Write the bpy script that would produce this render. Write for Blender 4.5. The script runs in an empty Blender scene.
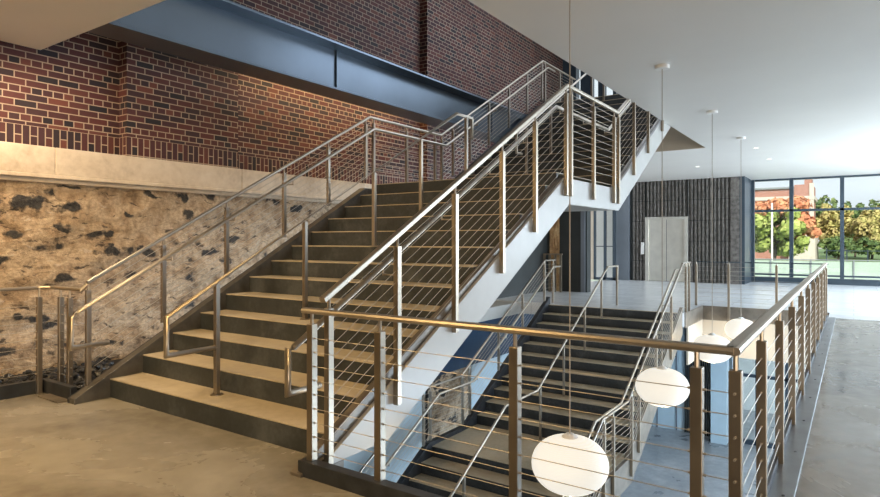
import bpy, bmesh, math, random
from mathutils import Vector, Matrix, noise
random.seed(7)
S = bpy.context.scene
COL = S.collection
PI = math.pi

# ------------------------------------------------------------------ camera
YAW = math.radians(34.5)
EYE = 1.54
cam = bpy.data.objects.new('camera', bpy.data.cameras.new('camera'))
COL.objects.link(cam)
cam.location = (0, 0, EYE)
cam.rotation_euler = (PI/2, 0, YAW)
cam.data.sensor_width = 36.0
cam.data.lens = 602.0/880*36
cam.data.shift_y = -8.5/880
cam.data.clip_start = 0.05
cam.data.clip_end = 600
S.camera = cam

# ------------------------------------------------------------------ world, sun, lights, exposure
w = bpy.data.worlds.new('sky'); S.world = w; w.use_nodes = True
w.node_tree.nodes['Background'].inputs[0].default_value = (0.88, 0.94, 1.0, 1)
w.node_tree.nodes['Background'].inputs[1].default_value = 1.1
S.view_settings.view_transform = 'Standard'
S.view_settings.look = 'None'
S.view_settings.gamma = 1.0
S.view_settings.use_curve_mapping = False
S.view_settings.exposure = 0.0

def light(kind, name, loc, power, color, target=None, size=1.0, size_y=None, spot=None, blend=0.6):
    d = bpy.data.lights.new(name, kind); d.energy = power; d.color = color
    o = bpy.data.objects.new(name, d); COL.objects.link(o); o.location = loc
    if kind == 'AREA':
        d.shape = 'RECTANGLE' if size_y else 'DISK'
        d.size = size
        if size_y: d.size_y = size_y
    elif kind == 'SPOT':
        d.shadow_soft_size = size; d.spot_size = math.radians(spot); d.spot_blend = blend
    elif kind == 'POINT':
        d.shadow_soft_size = size
    if target is not None:
        v = Vector(target)-Vector(loc)
        o.rotation_euler = v.to_track_quat('-Z', 'Y').to_euler()
    return o
sun = light('SUN', 'sun', (20, -10, 40), 6.0, (1.0, 0.93, 0.82), target=(-10, 45, 0)); sun.data.angle = 0.02
WARM = (1.0, 0.67, 0.30)
SOFT = (1.0, 0.78, 0.54)
DAY = (0.60, 0.79, 1.0)
light('SPOT', 'entry_warm_lamp', (-3.6, 0.2, 3.70), 640, WARM, (-4.6, 2.2, 0), 0.25, spot=125)
light('SPOT', 'entry_warm_lamp', (-5.6, 0.9, 3.70), 420, WARM, (-6.3, 3.6, 0.3), 0.25, spot=120)
light('SPOT', 'entry_warm_lamp', (-7.0, 2.4, 3.70), 230, SOFT, (-7.9, 4.2, 0.8), 0.15, spot=130)
light('AREA', 'far_fill', (5.6, 19.0, 1.9), 1500, (0.72, 0.86, 1.0), (-3, 18.5, 0.4), 9, 3.0)  # unseen area lamp added to brighten the far floor and ceiling
light('AREA', 'right_fill', (5.6, 9.0, 1.9), 330, (0.62, 0.80, 1.0), (0.5, 8, -0.6), 7, 2.0)  # added area lamp out of view, stands in for daylight from the side
light('AREA', 'rear_warm_fill', (4.6, -2.8, 1.3), 300, (1.0, 0.82, 0.62), (-1.5, 5, 2.2), 3, 2)  # added warm lamp behind the camera, lifts the near ceiling
light('AREA', 'upper_fill', (-3.6, 12.5, 8.2), 520, (0.70, 0.82, 1.0), (-6.4, 11.0, 3), 5, 7)  # added overhead lamp out of view, cool fill on brick and beam
light('AREA', 'brick_wash', (-7.35, 8.2, 4.55), 60, WARM, (-7.9, 8.2, 3.0), 4.0, 0.08)
light('AREA', 'lower_far_fill', (4.5, 20.3, -1.8), 350, (0.8, 0.92, 1.0), (-2, 20.8, -2.5), 2.0, 2.0)  # added lamp out of view, lights the white backing past the lower window
light('AREA', 'lower_fill', (3.5, 11.5, -1.6), 1100, DAY, (-4, 12, -3.5), 6, 2.2)  # invented cool lamp brightening the lower level from the right

# ------------------------------------------------------------------ node materials
def new_mat(name):
    m = bpy.data.materials.new(name); m.use_nodes = True
    nt = m.node_tree; b = nt.nodes['Principled BSDF']
    return m, nt, b
def N(nt, t, **kw):
    n = nt.nodes.new(t)
    for k, v in kw.items(): setattr(n, k, v)
    return n
def ramp(nt, fac, stops, interp='LINEAR'):
    r = N(nt, 'ShaderNodeValToRGB'); cr = r.color_ramp; cr.interpolation = interp
    while len(cr.elements) > 1: cr.elements.remove(cr.elements[-1])
    cr.elements[0].position = stops[0][0]; cr.elements[0].color = (*stops[0][1], 1)
    for p, c in stops[1:]:
        e = cr.elements.new(p); e.color = (*c, 1)
    nt.links.new(fac, r.inputs[0]); return r.outputs[0]
def g(v): return (v, v, v)
def coords(nt, scale=(1, 1, 1)):
    tc = N(nt, 'ShaderNodeTexCoord'); mp = N(nt, 'ShaderNodeMapping')
    mp.inputs['Scale'].default_value = scale
    nt.links.new(tc.outputs['Object'], mp.inputs[0]); return mp.outputs[0]
def noise_tex(nt, vec, scale, detail=4, rough=0.55, dist=0.0):
    n = N(nt, 'ShaderNodeTexNoise'); n.inputs['Scale'].default_value = scale
    n.inputs['Detail'].default_value = detail; n.inputs['Roughness'].default_value = rough
    n.inputs['Distortion'].default_value = dist
    nt.links.new(vec, n.inputs['Vector']); return n.outputs['Fac']
def mix(nt, fac, a, b, mode='MIX'):
    m = N(nt, 'ShaderNodeMix', data_type='RGBA', blend_type=mode)
    if isinstance(fac, (int, float)): m.inputs[0].default_value = fac
    else: nt.links.new(fac, m.inputs[0])
    for i, x in ((6, a), (7, b)):
        if isinstance(x, tuple): m.inputs[i].default_value = (*x[:3], 1)
        else: nt.links.new(x, m.inputs[i])
    return m.outputs[2]
def math_n(nt, op, a, b=None):
    m = N(nt, 'ShaderNodeMath', operation=op)
    for i, x in enumerate((a, b)):
        if x is None: continue
        if isinstance(x, (int, float)): m.inputs[i].default_value = x
        else: nt.links.new(x, m.inputs[i])
    return m.outputs[0]
def bump(nt, b, h, strength=0.3, dist=0.02):
    n = N(nt, 'ShaderNodeBump'); n.inputs['Strength'].default_value = strength
    n.inputs['Distance'].default_value = dist
    nt.links.new(h, n.inputs['Height']); nt.links.new(n.outputs[0], b.inputs['Normal'])

def plain(name, col, rough=0.5, metal=0.0, var=0.12, scale=6, bmp=0.0, spec=None):
    m, nt, b = new_mat(name)
    f = noise_tex(nt, coords(nt), scale)
    lo = tuple(max(0, c*(1-var)) for c in col); hi = tuple(min(1, c*(1+var)) for c in col)
    nt.links.new(ramp(nt, f, [(0.3, lo), (0.7, hi)]), b.inputs['Base Color'])
    b.inputs['Roughness'].default_value = rough; b.inputs['Metallic'].default_value = metal
    if spec is not None: b.inputs['Specular IOR Level'].default_value = spec
    if bmp: bump(nt, b, f, bmp, 0.01)
    return m

def concrete(name, dark, mid, light_, rlo=0.25, rhi=0.55, s=1.0):
    m, nt, b = new_mat(name); v = coords(nt)
    a = noise_tex(nt, v, 0.7*s, 6, 0.62, 0.6); c = noise_tex(nt, v, 7*s, 6, 0.6, 0.2)
    t = math_n(nt, 'ADD', math_n(nt, 'MULTIPLY', a, 0.7), math_n(nt, 'MULTIPLY', c, 0.3))
    nt.links.new(ramp(nt, t, [(0.34, dark), (0.5, mid), (0.66, light_)]), b.inputs['Base Color'])
    r = N(nt, 'ShaderNodeMapRange'); r.inputs[1].default_value = 0.35; r.inputs[2].default_value = 0.65
    r.inputs[3].default_value = rlo; r.inputs[4].default_value = rhi
    nt.links.new(a, r.inputs[0]); nt.links.new(r.outputs[0], b.inputs['Roughness'])
    bump(nt, b, c, 0.05, 0.01)
    return m

def brick_mat():
    m, nt, b = new_mat('old_brick')
    tc = N(nt, 'ShaderNodeTexCoord'); sp = N(nt, 'ShaderNodeSeparateXYZ')
    nt.links.new(tc.outputs['Object'], sp.inputs[0])
    along = math_n(nt, 'ADD', sp.outputs[0], sp.outputs[1])
    def bt(x, y, w_, h_, off, sq, fr):
        cv = N(nt, 'ShaderNodeCombineXYZ'); nt.links.new(x, cv.inputs[0]); nt.links.new(y, cv.inputs[1])
        t = N(nt, 'ShaderNodeTexBrick'); nt.links.new(cv.outputs[0], t.inputs['Vector'])
        t.offset = off; t.offset_frequency = 2; t.squash = sq; t.squash_frequency = fr
        t.inputs['Color1'].default_value = (0, 0, 0, 1); t.inputs['Color2'].default_value = (1, 1, 1, 1)
        t.inputs['Mortar'].default_value = (0.5, 0.5, 0.5, 1)
        t.inputs['Scale'].default_value = 1; t.inputs['Brick Width'].default_value = w_
        t.inputs['Row Height'].default_value = h_; t.inputs['Mortar Size'].default_value = 0.0075
        t.inputs['Mortar Smooth'].default_value = 0.25
        return t
    z = sp.outputs[2]
    t1 = bt(along, z, 0.235, 0.0815, 0.5, 0.5, 4)
    t2 = bt(math_n(nt, 'SUBTRACT', z, 2.65), along, 0.24, 0.0815, 0.0, 0.5, 2)
    solz = math_n(nt, 'LESS_THAN', z, 2.89)
    colr = mix(nt, solz, t1.outputs['Color'], t2.outputs['Color'])
    fac = N(nt, 'ShaderNodeMix', data_type='FLOAT')
    nt.links.new(solz, fac.inputs[0]); nt.links.new(t1.outputs['Fac'], fac.inputs[2]); nt.links.new(t2.outputs['Fac'], fac.inputs[3])
    br = ramp(nt, colr, [(0.0, (0.014, 0.011, 0.017)), (0.22, (0.040, 0.016, 0.022)), (0.42, (0.085, 0.022, 0.022)),
                         (0.62, (0.115, 0.028, 0.023)), (0.82, (0.060, 0.019, 0.025)), (1.0, (0.17, 0.050, 0.032))])
    n1 = noise_tex(nt, tc.outputs['Object'], 30, 4)
    br = mix(nt, 0.35, br, ramp(nt, n1, [(0.3, g(0.02)), (0.75, (0.22, 0.10, 0.08))]), 'OVERLAY')
    n2 = noise_tex(nt, tc.outputs['Object'], 1.2, 3)
    mo = ramp(nt, n2, [(0.3, (0.25, 0.18, 0.13)), (0.7, (0.42, 0.33, 0.25))])
    nt.links.new(mix(nt, fac.outputs[0], br, mo), b.inputs['Base Color'])
    b.inputs['Roughness'].default_value = 0.75
    inv = math_n(nt, 'SUBTRACT', 1.0, fac.outputs[0])
    bump(nt, b, math_n(nt, 'ADD', inv, math_n(nt, 'MULTIPLY', n1, 0.25)), 0.6, 0.008)
    return m

def stone_mat():
    m, nt, b = new_mat('rubble_stone')
    v = coords(nt)
    n0 = N(nt, 'ShaderNodeTexNoise'); n0.inputs['Scale'].default_value = 4; n0.inputs['Detail'].default_value = 4
    nt.links.new(v, n0.inputs['Vector'])
    wv = N(nt, 'ShaderNodeVectorMath', operation='MULTIPLY_ADD')
    nt.links.new(n0.outputs['Color'], wv.inputs[0]); wv.inputs[1].default_value = (0.22,)*3
    nt.links.new(v, wv.inputs[2])
    mp = N(nt, 'ShaderNodeMapping'); mp.inputs['Scale'].default_value = (1, 2.3, 5.6)
    nt.links.new(wv.outputs[0], mp.inputs[0])
    vo = N(nt, 'ShaderNodeTexVoronoi'); vo.inputs['Scale'].default_value = 1.0
    nt.links.new(mp.outputs[0], vo.inputs['Vector'])
    sc = N(nt, 'ShaderNodeSeparateColor'); nt.links.new(vo.outputs['Color'], sc.inputs[0])
    pick = math_n(nt, 'GREATER_THAN', sc.outputs[0], 0.50)
    near = N(nt, 'ShaderNodeMapRange'); near.inputs[1].default_value = 0.40; near.inputs[2].default_value = 0.50
    near.inputs[3].default_value = 1; near.inputs[4].default_value = 0
    big = noise_tex(nt, v, 5, 5)
    nt.links.new(math_n(nt, 'ADD', vo.outputs['Distance'], math_n(nt, 'MULTIPLY', math_n(nt, 'SUBTRACT', big, 0.5), 0.9)), near.inputs[0])
    mask = math_n(nt, 'MULTIPLY', pick, near.outputs[0])
    fine = noise_tex(nt, v, 28, 6, 0.65)
    pl = ramp(nt, big, [(0.28, (0.15, 0.10, 0.06)), (0.42, (0.38, 0.27, 0.17)), (0.58, (0.54, 0.42, 0.29)), (0.75, (0.22, 0.145, 0.09))])
    pl = mix(nt, 0.5, pl, ramp(nt, fine, [(0.25, g(0.18)), (0.7, g(0.75))]), 'OVERLAY')
    vo2 = N(nt, 'ShaderNodeTexVoronoi', feature='DISTANCE_TO_EDGE'); vo2.inputs['Scale'].default_value = 1.0
    nt.links.new(mp.outputs[0], vo2.inputs['Vector'])
    crack = ramp(nt, vo2.outputs['Distance'], [(0.0, g(0.35)), (0.06, g(1.0))])
    pl = mix(nt, 0.35, pl, crack, 'MULTIPLY')
    mp3 = N(nt, 'ShaderNodeMapping'); mp3.inputs['Scale'].default_value = (1, 1.3, 5.5)
    nt.links.new(wv.outputs[0], mp3.inputs[0])
    cr = noise_tex(nt, mp3.outputs[0], 2.6, 7, 0.66)
    pl = mix(nt, ramp(nt, cr, [(0.585, g(0.0)), (0.64, g(0.9))]), pl, (0.045, 0.032, 0.024))
    pl = mix(nt, ramp(nt, cr, [(0.33, g(0.55)), (0.40, g(0.0))]), pl, (0.62, 0.56, 0.48))
    st = ramp(nt, fine, [(0.3, (0.012, 0.013, 0.016)), (0.62, (0.06, 0.055, 0.05)), (0.8, (0.22, 0.18, 0.14))])
    nt.links.new(mix(nt, mask, pl, st), b.inputs['Base Color'])
    b.inputs['Roughness'].default_value = 0.85
    h = math_n(nt, 'SUBTRACT', math_n(nt, 'ADD', math_n(nt, 'MULTIPLY', mask, 0.5), math_n(nt, 'ADD', math_n(nt, 'MULTIPLY', fine, 0.7), math_n(nt, 'MULTIPLY', big, 1.2))), math_n(nt, 'MULTIPLY', cr, 1.6))
    bump(nt, b, h, 0.8, 0.04)
    return m

def steel_mat(name, col, rough=0.28, metal=1.0):
    m, nt, b = new_mat(name)
    f = noise_tex(nt, coords(nt, (1, 1, 1)), 3, 2)
    nt.links.new(ramp(nt, f, [(0.3, tuple(c*0.86 for c in col)), (0.7, col)]), b.inputs['Base Color'])
    r = N(nt, 'ShaderNodeMapRange'); r.inputs[3].default_value = rough*0.8; r.inputs[4].default_value = rough*1.35
    nt.links.new(f, r.inputs[0]); nt.links.new(r.outputs[0], b.inputs['Roughness'])
    b.inputs['Metallic'].default_value = metal
    return m

M = {}
M['brick'] = brick_mat()
M['stone'] = stone_mat()
M['floor'] = concrete('polished_concrete_floor', (0.16, 0.145, 0.12), (0.26, 0.24, 0.205), (0.37, 0.35, 0.31), 0.13, 0.34)
M['tread'] = concrete('tread_concrete', (0.36, 0.30, 0.20), (0.46, 0.39, 0.28), (0.54, 0.47, 0.35), 0.45, 0.7, 2)
M['riser'] = concrete('riser_concrete', (0.017, 0.020, 0.022), (0.033, 0.038, 0.041), (0.072, 0.079, 0.084), 0.4, 0.65, 3)
M['curb'] = plain('curb_metal', (0.17, 0.145, 0.115), 0.42, 0.35, 0.3, 5)
M['strip'] = plain('dull_steel_strip', (0.25, 0.27, 0.29), 0.36, 0.7, 0.2, 3)
M['lcurb'] = plain('worn_steel_curb', (0.13, 0.125, 0.115), 0.42, 0.6, 0.3, 6)
M['darkcurb'] = plain('blackened_steel_curb', (0.055, 0.060, 0.068), 0.42, 0.6, 0.3, 6)
M['stringer'] = plain('pale_painted_stringer', (0.44, 0.43, 0.40), 0.36, 0.0, 0.07, 2.2)
M['bluesteel'] = plain('blue_grey_steel', (0.125, 0.155, 0.19), 0.30, 0.85, 0.10, 1.0)
M['navy'] = plain('navy_steel', (0.022, 0.045, 0.085), 0.35, 0.2, 0.2, 2)
M['inox'] = steel_mat('brushed_stainless', (0.38, 0.335, 0.28), 0.36)
M['rail'] = steel_mat('rail_stainless', (0.50, 0.44, 0.36), 0.42)
M['post'] = steel_mat('post_stainless', (0.36, 0.31, 0.245), 0.36)
M['cable'] = steel_mat('cable_stainless', (0.58, 0.53, 0.46), 0.5)
M['ceil'] = plain('painted_ceiling', (0.72, 0.69, 0.64), 0.42, 0, 0.03, 0.6)
M['cordm'] = plain('woven_cord', (0.40, 0.34, 0.27), 0.6, 0, 0.05, 3)
M['white'] = plain('white_enamel', (0.82, 0.80, 0.76), 0.5, 0, 0.03, 3)
M['cream'] = plain('cream_plaster', (0.54, 0.455, 0.35), 0.7, 0, 0.05, 1)
M['lime'] = concrete('limestone_band', (0.42, 0.34, 0.25), (0.60, 0.51, 0.40), (0.70, 0.62, 0.51), 0.6, 0.8, 1.5)
M['charcoal'] = plain('charcoal_panel', (0.030, 0.035, 0.035), 0.45, 0, 0.2, 2)
M['slate'] = plain('slate_blue_wall', (0.16, 0.18, 0.205), 0.5, 0, 0.08, 2)
M['palepanel'] = plain('pale_blue_panel', (0.42, 0.52, 0.57), 0.35, 0, 0.06, 2)
M['frame'] = plain('dark_window_frame', (0.045, 0.065, 0.085), 0.35, 0.3, 0.1, 4)
M['cladding'] = plain('ribbed_dark_cladding', (0.17, 0.155, 0.14), 0.33, 0.35, 0.45, 9)
M['door'] = steel_mat('elevator_stainless', (0.74, 0.71, 0.63), 0.36, 0.65)
M['black'] = plain('black_rubber', (0.01, 0.01, 0.011), 0.6)
M['gravel'] = plain('black_gravel', (0.02, 0.022, 0.026), 0.35, 0, 0.6, 30)
M['wood'] = concrete('aged_timber', (0.20, 0.10, 0.04), (0.42, 0.25, 0.11), (0.60, 0.42, 0.22), 0.6, 0.8, 5)
def tile_mat():
    m, nt, b = new_mat('pale_stone_tile')
    v = coords(nt)
    t = N(nt, 'ShaderNodeTexBrick'); nt.links.new(v, t.inputs['Vector'])
    t.inputs['Color1'].default_value = (0.68, 0.70, 0.72, 1); t.inputs['Color2'].default_value = (0.78, 0.80, 0.82, 1)
    t.inputs['Mortar'].default_value = (0.52, 0.54, 0.56, 1)
    t.inputs['Scale'].default_value = 1; t.inputs['Brick Width'].default_value = 1.2; t.inputs['Row Height'].default_value = 0.45
    t.inputs['Mortar Size'].default_value = 0.008
    f = noise_tex(nt, v, 3, 5)
    nt.links.new(mix(nt, 0.4, t.outputs['Color'], ramp(nt, f, [(0.3, g(0.3)), (0.7, g(0.65))]), 'OVERLAY'), b.inputs['Base Color'])
    b.inputs['Roughness'].default_value = 0.24
    return m
M['tile'] = tile_mat()
M['lowfloor'] = concrete('lower_concrete_floor', (0.20, 0.21, 0.22), (0.30, 0.31, 0.32), (0.46, 0.47, 0.48), 0.25, 0.45, 0.9)
def glass_mat():
    m, nt, b = new_mat('window_glass')
    out = nt.nodes['Material Output']; nt.nodes.remove(b)
    tr = N(nt, 'ShaderNodeBsdfTransparent'); gl = N(nt, 'ShaderNodeBsdfGlossy'); gl.inputs['Roughness'].default_value = 0.02
    tr.inputs[0].default_value = (0.95, 0.98, 0.98, 1)
    mx = N(nt, 'ShaderNodeMixShader'); mx.inputs[0].default_value = 0.06
    nt.links.new(tr.outputs[0], mx.inputs[1]); nt.links.new(gl.outputs[0], mx.inputs[2]); nt.links.new(mx.outputs[0], out.inputs[0])
    return m
M['glass'] = glass_mat()
def emit_mat(name, col, s, ribs=False):
    m, nt, b = new_mat(name)
    b.inputs['Base Color'].default_value = (*(c*0.35 for c in col), 1); b.inputs['Roughness'].default_value = 0.6
    b.inputs['Emission Color'].default_value = (*col, 1); b.inputs['Emission Strength'].default_value = s
    if ribs:
        wv = N(nt, 'ShaderNodeTexWave', bands_direction='Z'); wv.inputs['Scale'].default_value = 26
        wv.inputs['Distortion'].default_value = 0.3
        nt.links.new(coords(nt), wv.inputs['Vector']); bump(nt, b, wv.outputs['Fac'], 0.4, 0.004)
        nt.links.new(ramp(nt, wv.outputs['Fac'], [(0, tuple(c*0.93 for c in col)), (1, col)]), b.inputs['Emission Color'])
    return m
M['lamp'] = emit_mat('glowing_lamp_shade', (1.0, 0.94, 0.82), 0.80, True)
M['down'] = emit_mat('downlight_lens', (1.0, 0.93, 0.8), 3.0)

# ------------------------------------------------------------------ mesh helpers
def obj(name, bm, mat, parent=None, smooth=False, bevel=0.0):
    bmesh.ops.recalc_face_normals(bm, faces=bm.faces)
    me = bpy.data.meshes.new(name); bm.to_mesh(me); bm.free()
    if smooth:
        for p in me.polygons: p.use_smooth = True
    me.materials.append(M[mat] if isinstance(mat, str) else mat)
    o = bpy.data.objects.new(name, me); COL.objects.link(o)
    if parent is not None: o.parent = parent
    if bevel:
        b = o.modifiers.new('bevel', 'BEVEL'); b.width = bevel; b.segments = 2; b.limit_method = 'ANGLE'
    return o
def B(bm, x0, x1, y0, y1, z0, z1):
    vs = [bm.verts.new((x, y, z)) for x in (x0, x1) for y in (y0, y1) for z in (z0, z1)]
    for f in ((0, 1, 3, 2), (4, 6, 7, 5), (0, 4, 5, 1), (2, 3, 7, 6), (0, 2, 6, 4), (1, 5, 7, 3)):
        bm.faces.new([vs[i] for i in f])
    return bm
def box(*a): return B(bmesh.new(), *a)
def prismX(bm, pts, x0, x1):
    a = [bm.verts.new((x0, y, z)) for y, z in pts]; b = [bm.verts.new((x1, y, z)) for y, z in pts]
    n = len(pts)
    bm.faces.new(a); bm.faces.new(b[::-1])
    for i in range(n): bm.faces.new((a[i], b[i], b[(i+1) % n], a[(i+1) % n]))
    return bm
def sweep(bm, pts, prof, up=Vector((0, 0, 1)), cap=True):
    """sweep a 2D profile (side, up) along a polyline with mitred corners"""
    P = [Vector(p) for p in pts]; rings = []
    last_s = Vector((1, 0, 0))
    for i, p in enumerate(P):
        d0 = (P[i]-P[i-1]).normalized() if i > 0 else None
        d1 = (P[i+1]-P[i]).normalized() if i < len(P)-1 else None
        if d0 is None: d0 = d1
        if d1 is None: d1 = d0
        t = (d0+d1)
        t = t.normalized() if t.length > 1e-6 else d0
        c = max(0.35, t.dot(d0))
        ref = d0
        s = ref.cross(up)
        if s.length < 0.05: s = last_s.copy()
        s = s.normalized(); last_s = s
        u = s.cross(ref).normalized()
        ring = []
        for a, b_ in prof:
            off = s*a+u*b_
            q = p+off
            # slide along d0 to the mitre plane through p with normal t
            k = -(q-p).dot(t)/d0.dot(t) if abs(d0.dot(t)) > 0.2 else 0
            ring.append(bm.verts.new(q+d0*k))
        rings.append(ring)
    n = len(prof)
    for r0, r1 in zip(rings, rings[1:]):
        for j in range(n): bm.faces.new((r0[j], r0[(j+1) % n], r1[(j+1) % n], r1[j]))
    if cap: bm.faces.new(rings[0][::-1]); bm.faces.new(rings[-1])
    return bm
def circ(r, n=10): return [(r*math.cos(2*PI*i/n), r*math.sin(2*PI*i/n)) for i in range(n)]
def rrect(w_, h_, r):
    out = []
    for cx, cy, a0 in ((w_/2-r, h_/2-r, 0), (-w_/2+r, h_/2-r, 90), (-w_/2+r, -h_/2+r, 180), (w_/2-r, -h_/2+r, 270)):
        for a in (0, 45, 90):
            t = math.radians(a0+a); out.append((cx+r*math.cos(t), cy+r*math.sin(t)))
    return out
def tube(bm, pts, r, n=10): return sweep(bm, pts, circ(r, n))
def lathe(bm, prof, cx, cy, n=32):
    rings = []
    for r, z in prof:
        if r < 1e-5: rings.append([bm.verts.new((cx, cy, z))])
        else: rings.append([bm.verts.new((cx+r*math.cos(2*PI*i/n), cy+r*math.sin(2*PI*i/n), z)) for i in range(n)])
    for a, b_ in zip(rings, rings[1:]):
        for i in range(n):
            j = (i+1) % n
            if len(a) == 1 and len(b_) == 1: continue
            if len(a) == 1: bm.faces.new((a[0], b_[i], b_[j]))
            elif len(b_) == 1: bm.faces.new((a[i], b_[0], a[j]))
            else: bm.faces.new((a[i], b_[i], b_[j], a[j]))
    return bm
def tag(o, label, cat, group=None):
    o['label'] = label; o['category'] = cat
    if group: o['group'] = group
    return o
def thing(name, label, cat, loc=(0, 0, 0), group=None):
    o = bpy.data.objects.new(name, None); COL.objects.link(o); o.location = loc
    o.empty_display_size = 0.2
    return tag(o, label, cat, group)
def part(name, bm, mat, t, **kw):
    """a part whose mesh is given in world coordinates, parented under t"""
    loc = t.matrix_basis.translation if t.parent is None else (t.matrix_basis.translation+t.parent.matrix_basis.translation)
    bmesh.ops.translate(bm, verts=bm.verts, vec=-Vector(loc))
    return obj(name, bm, mat, t, **kw)
def struct(name, bm, mat, **kw):
    o = obj(name, bm, mat, **kw); o['kind'] = 'structure'; return o

# ------------------------------------------------------------------ dimensions
R, T = 0.1835, 0.33
Y0 = 3.03                       # first riser of the upper flight
YL = Y0+12*T                    # landing nosing 6.99
ZL = 13*R                       # 2.3855
Y2 = 9.25                       # first riser of the second flight
Y3 = Y2+12*T                    # 13.21
ZU = 26*R                       # 4.771
CE = 3.75                       # ceiling
YT = 13.30                      # top nosing of the lower stair
ZM = -11*R                      # lower landing
YB = YT-10*T                    # 10.0 back riser of lower landing
YF = 8.50                       # front nosing of lower landing
ZB = -22*R                      # lower floor
SL = R/T
def L(y):                       # nosing line of the main stair
    if y < YL: return R*(1+(y-Y0)/T)
    if y < Y2-T: return ZL
    return min(ZU, ZL+R*(1+(y-Y2)/T))

# ------------------------------------------------------------------ structure: floors, ceilings, walls
fl = bmesh.new()
B(fl, -6.78, 6, -4, 2.74, -0.30, 0)
B(fl, -6.16, -2.95, 2.74, 3.10, -0.30, 0)
B(fl, -0.42, 6, 2.72, 14.2, -0.30, 0)
struct('floor', fl, 'floor')
f2 = bmesh.new()
B(f2, -0.42, 6, 14.2, 25.2, -0.30, 0)
B(f2, -8.0, -0.42, 15.2, 25.2, -0.30, 0)
B(f2, -6.15, -2.95, YT+0.06, 15.2, -0.30, 0)
B(f2, -8.0, -6.15, 13.6, 15.2, -0.30, 0)
struct('floor_far', f2, 'tile')
struct('floor_lower', box(-8.0, 6, -1, 25, ZB-0.2, ZB), 'lowfloor')

c = bmesh.new()
B(c, -2.93, 6, -4, 25.2, CE, ZU)
B(c, -7.8, -2.93, -4, 3.14, CE, ZU)
B(c, -8.0, -2.93, 15.53, 25.2, CE, ZU)
struct('ceiling', c, 'ceil')
struct('ceiling_edge_panel', box(-8.0, -2.935, 15.50, 15.53, CE, ZU), 'cream')
struct('ceiling_upper', box(-9, 6, -4, 18.8, 8.6, 8.8), 'ceil')

w1 = bmesh.new()
B(w1, -8.4, -8.0, -4, 18.4, 2.3, 8.6)
B(w1, -8.0, -7.8, 4.15, 5.87, 2.6, 4.77)          # projecting pier
B(w1, -8.0, -7.8, 10.85, 18.4, 2.6, 8.6)          # long projecting bay
struct('wall_left_brick', w1, 'brick')
bb = bmesh.new()
yy = -4.0
ends = [-4.0, 0.8, 3.28, 5.9, 8.7, 11.4, 15.0]
for a, b_ in zip(ends, ends[1:]): B(bb, -8.0, -7.75, a+0.006, b_-0.006, 2.31, 2.63)
B(bb, -8.0, -7.76, -4, 15, 2.312, 2.628)
struct('trim_stone_band', bb, 'lime', bevel=0.006)
mo = bmesh.new()
prismX(mo, [(-4, 2.21), (15, 2.21), (15, 2.31), (-4, 2.31)], -8.0, -7.79)
B(mo, -8.0, -7.74, -4, 15, 2.26, 2.31)
struct('trim_stone_moulding', mo, 'lime', bevel=0.01)
# rubble wall : a displaced grid so the stones have relief
sw = bmesh.new(); ny, nz = 300, 70
grid = []
for i in range(ny+1):
    row = []
    for j in range(nz+1):
        y = -2+17*i/ny; z = -0.25+2.5*j/nz
        d = noise.fractal(Vector((0, y*1.8, z*3.2)), 0.9, 2.1, 4)*0.035
        row.append(sw.verts.new((-7.84+d, y, z)))
    grid.append(row)
for i in range(ny):
    for j in range(nz): sw.faces.new((grid[i][j], grid[i+1][j], grid[i+1][j+1], grid[i][j+1]))
struct('wall_left_stone', sw, 'stone', smooth=True)
struct('wall_left_backing', box(-8.4, -7.95, -4, 18.4, ZB, 2.3), 'charcoal')

# trough floor, gravel
tb = bmesh.new(); B(tb, -7.95, -6.84, -4, 2.8, -0.30, 0.0); B(tb, -7.95, -6.2, 2.81, 9.0, -0.30, 0.0)
struct('floor_trough', tb, 'black')
struct('floor_ledge', box(-7.95, -6.9, 9.0, 17.0, -0.30, -0.02), 'stringer')
gr = bmesh.new()
for i in range(1500):
    y = random.uniform(0.5, 8.5); x = random.uniform(-7.70, -6.27 if y > 2.9 else -6.92)
    r = random.uniform(0.025, 0.055)
    mt = Matrix.Translation((x, y, 0.01+random.uniform(0, 0.05))) @ Matrix.Rotation(random.uniform(0, 6), 4, 'Z') @ Matrix.Rotation(random.uniform(0, 6), 4, 'X') @ Matrix.Diagonal((r*1.4, r, r*0.8, 1))
    bmesh.ops.create_icosphere(gr, subdivisions=1, radius=1, matrix=mt)
go = obj('gravel', gr, 'gravel'); go['kind'] = 'stuff'; tag(go, 'black gravel filling the trough at the foot of the rubble stone wall', 'gravel')

# left side below the stair: steel fascia, stone, pale panels
struct('trim_fascia_beam', box(-7.05, -6.9, 5.0, 17.0, -1.20, -0.30), 'navy')
st2 = bmesh.new(); n2 = 40
gg = [[st2.verts.new((-7.0+noise.noise(Vector((1, i*0.25, j*0.3)))*0.04, 9.75+1.65*i/n2, ZB+(-1.2-ZB)*j/n2)) for j in range(n2+1)] for i in range(n2+1)]
for i in range(n2):
    for j in range(n2): st2.faces.new((gg[i][j], gg[i+1][j], gg[i+1][j+1], gg[i][j+1]))
struct('wall_lower_stone', st2, 'stone', smooth=True)
pw = bmesh.new()
B(pw, -7.1, -7.02, 2.0, 9.7, ZB, -1.2); B(pw, -7.1, -7.02, 11.45, 17.0, ZB, -1.2)
struct('wall_lower_left', pw, 'palepanel')

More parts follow.
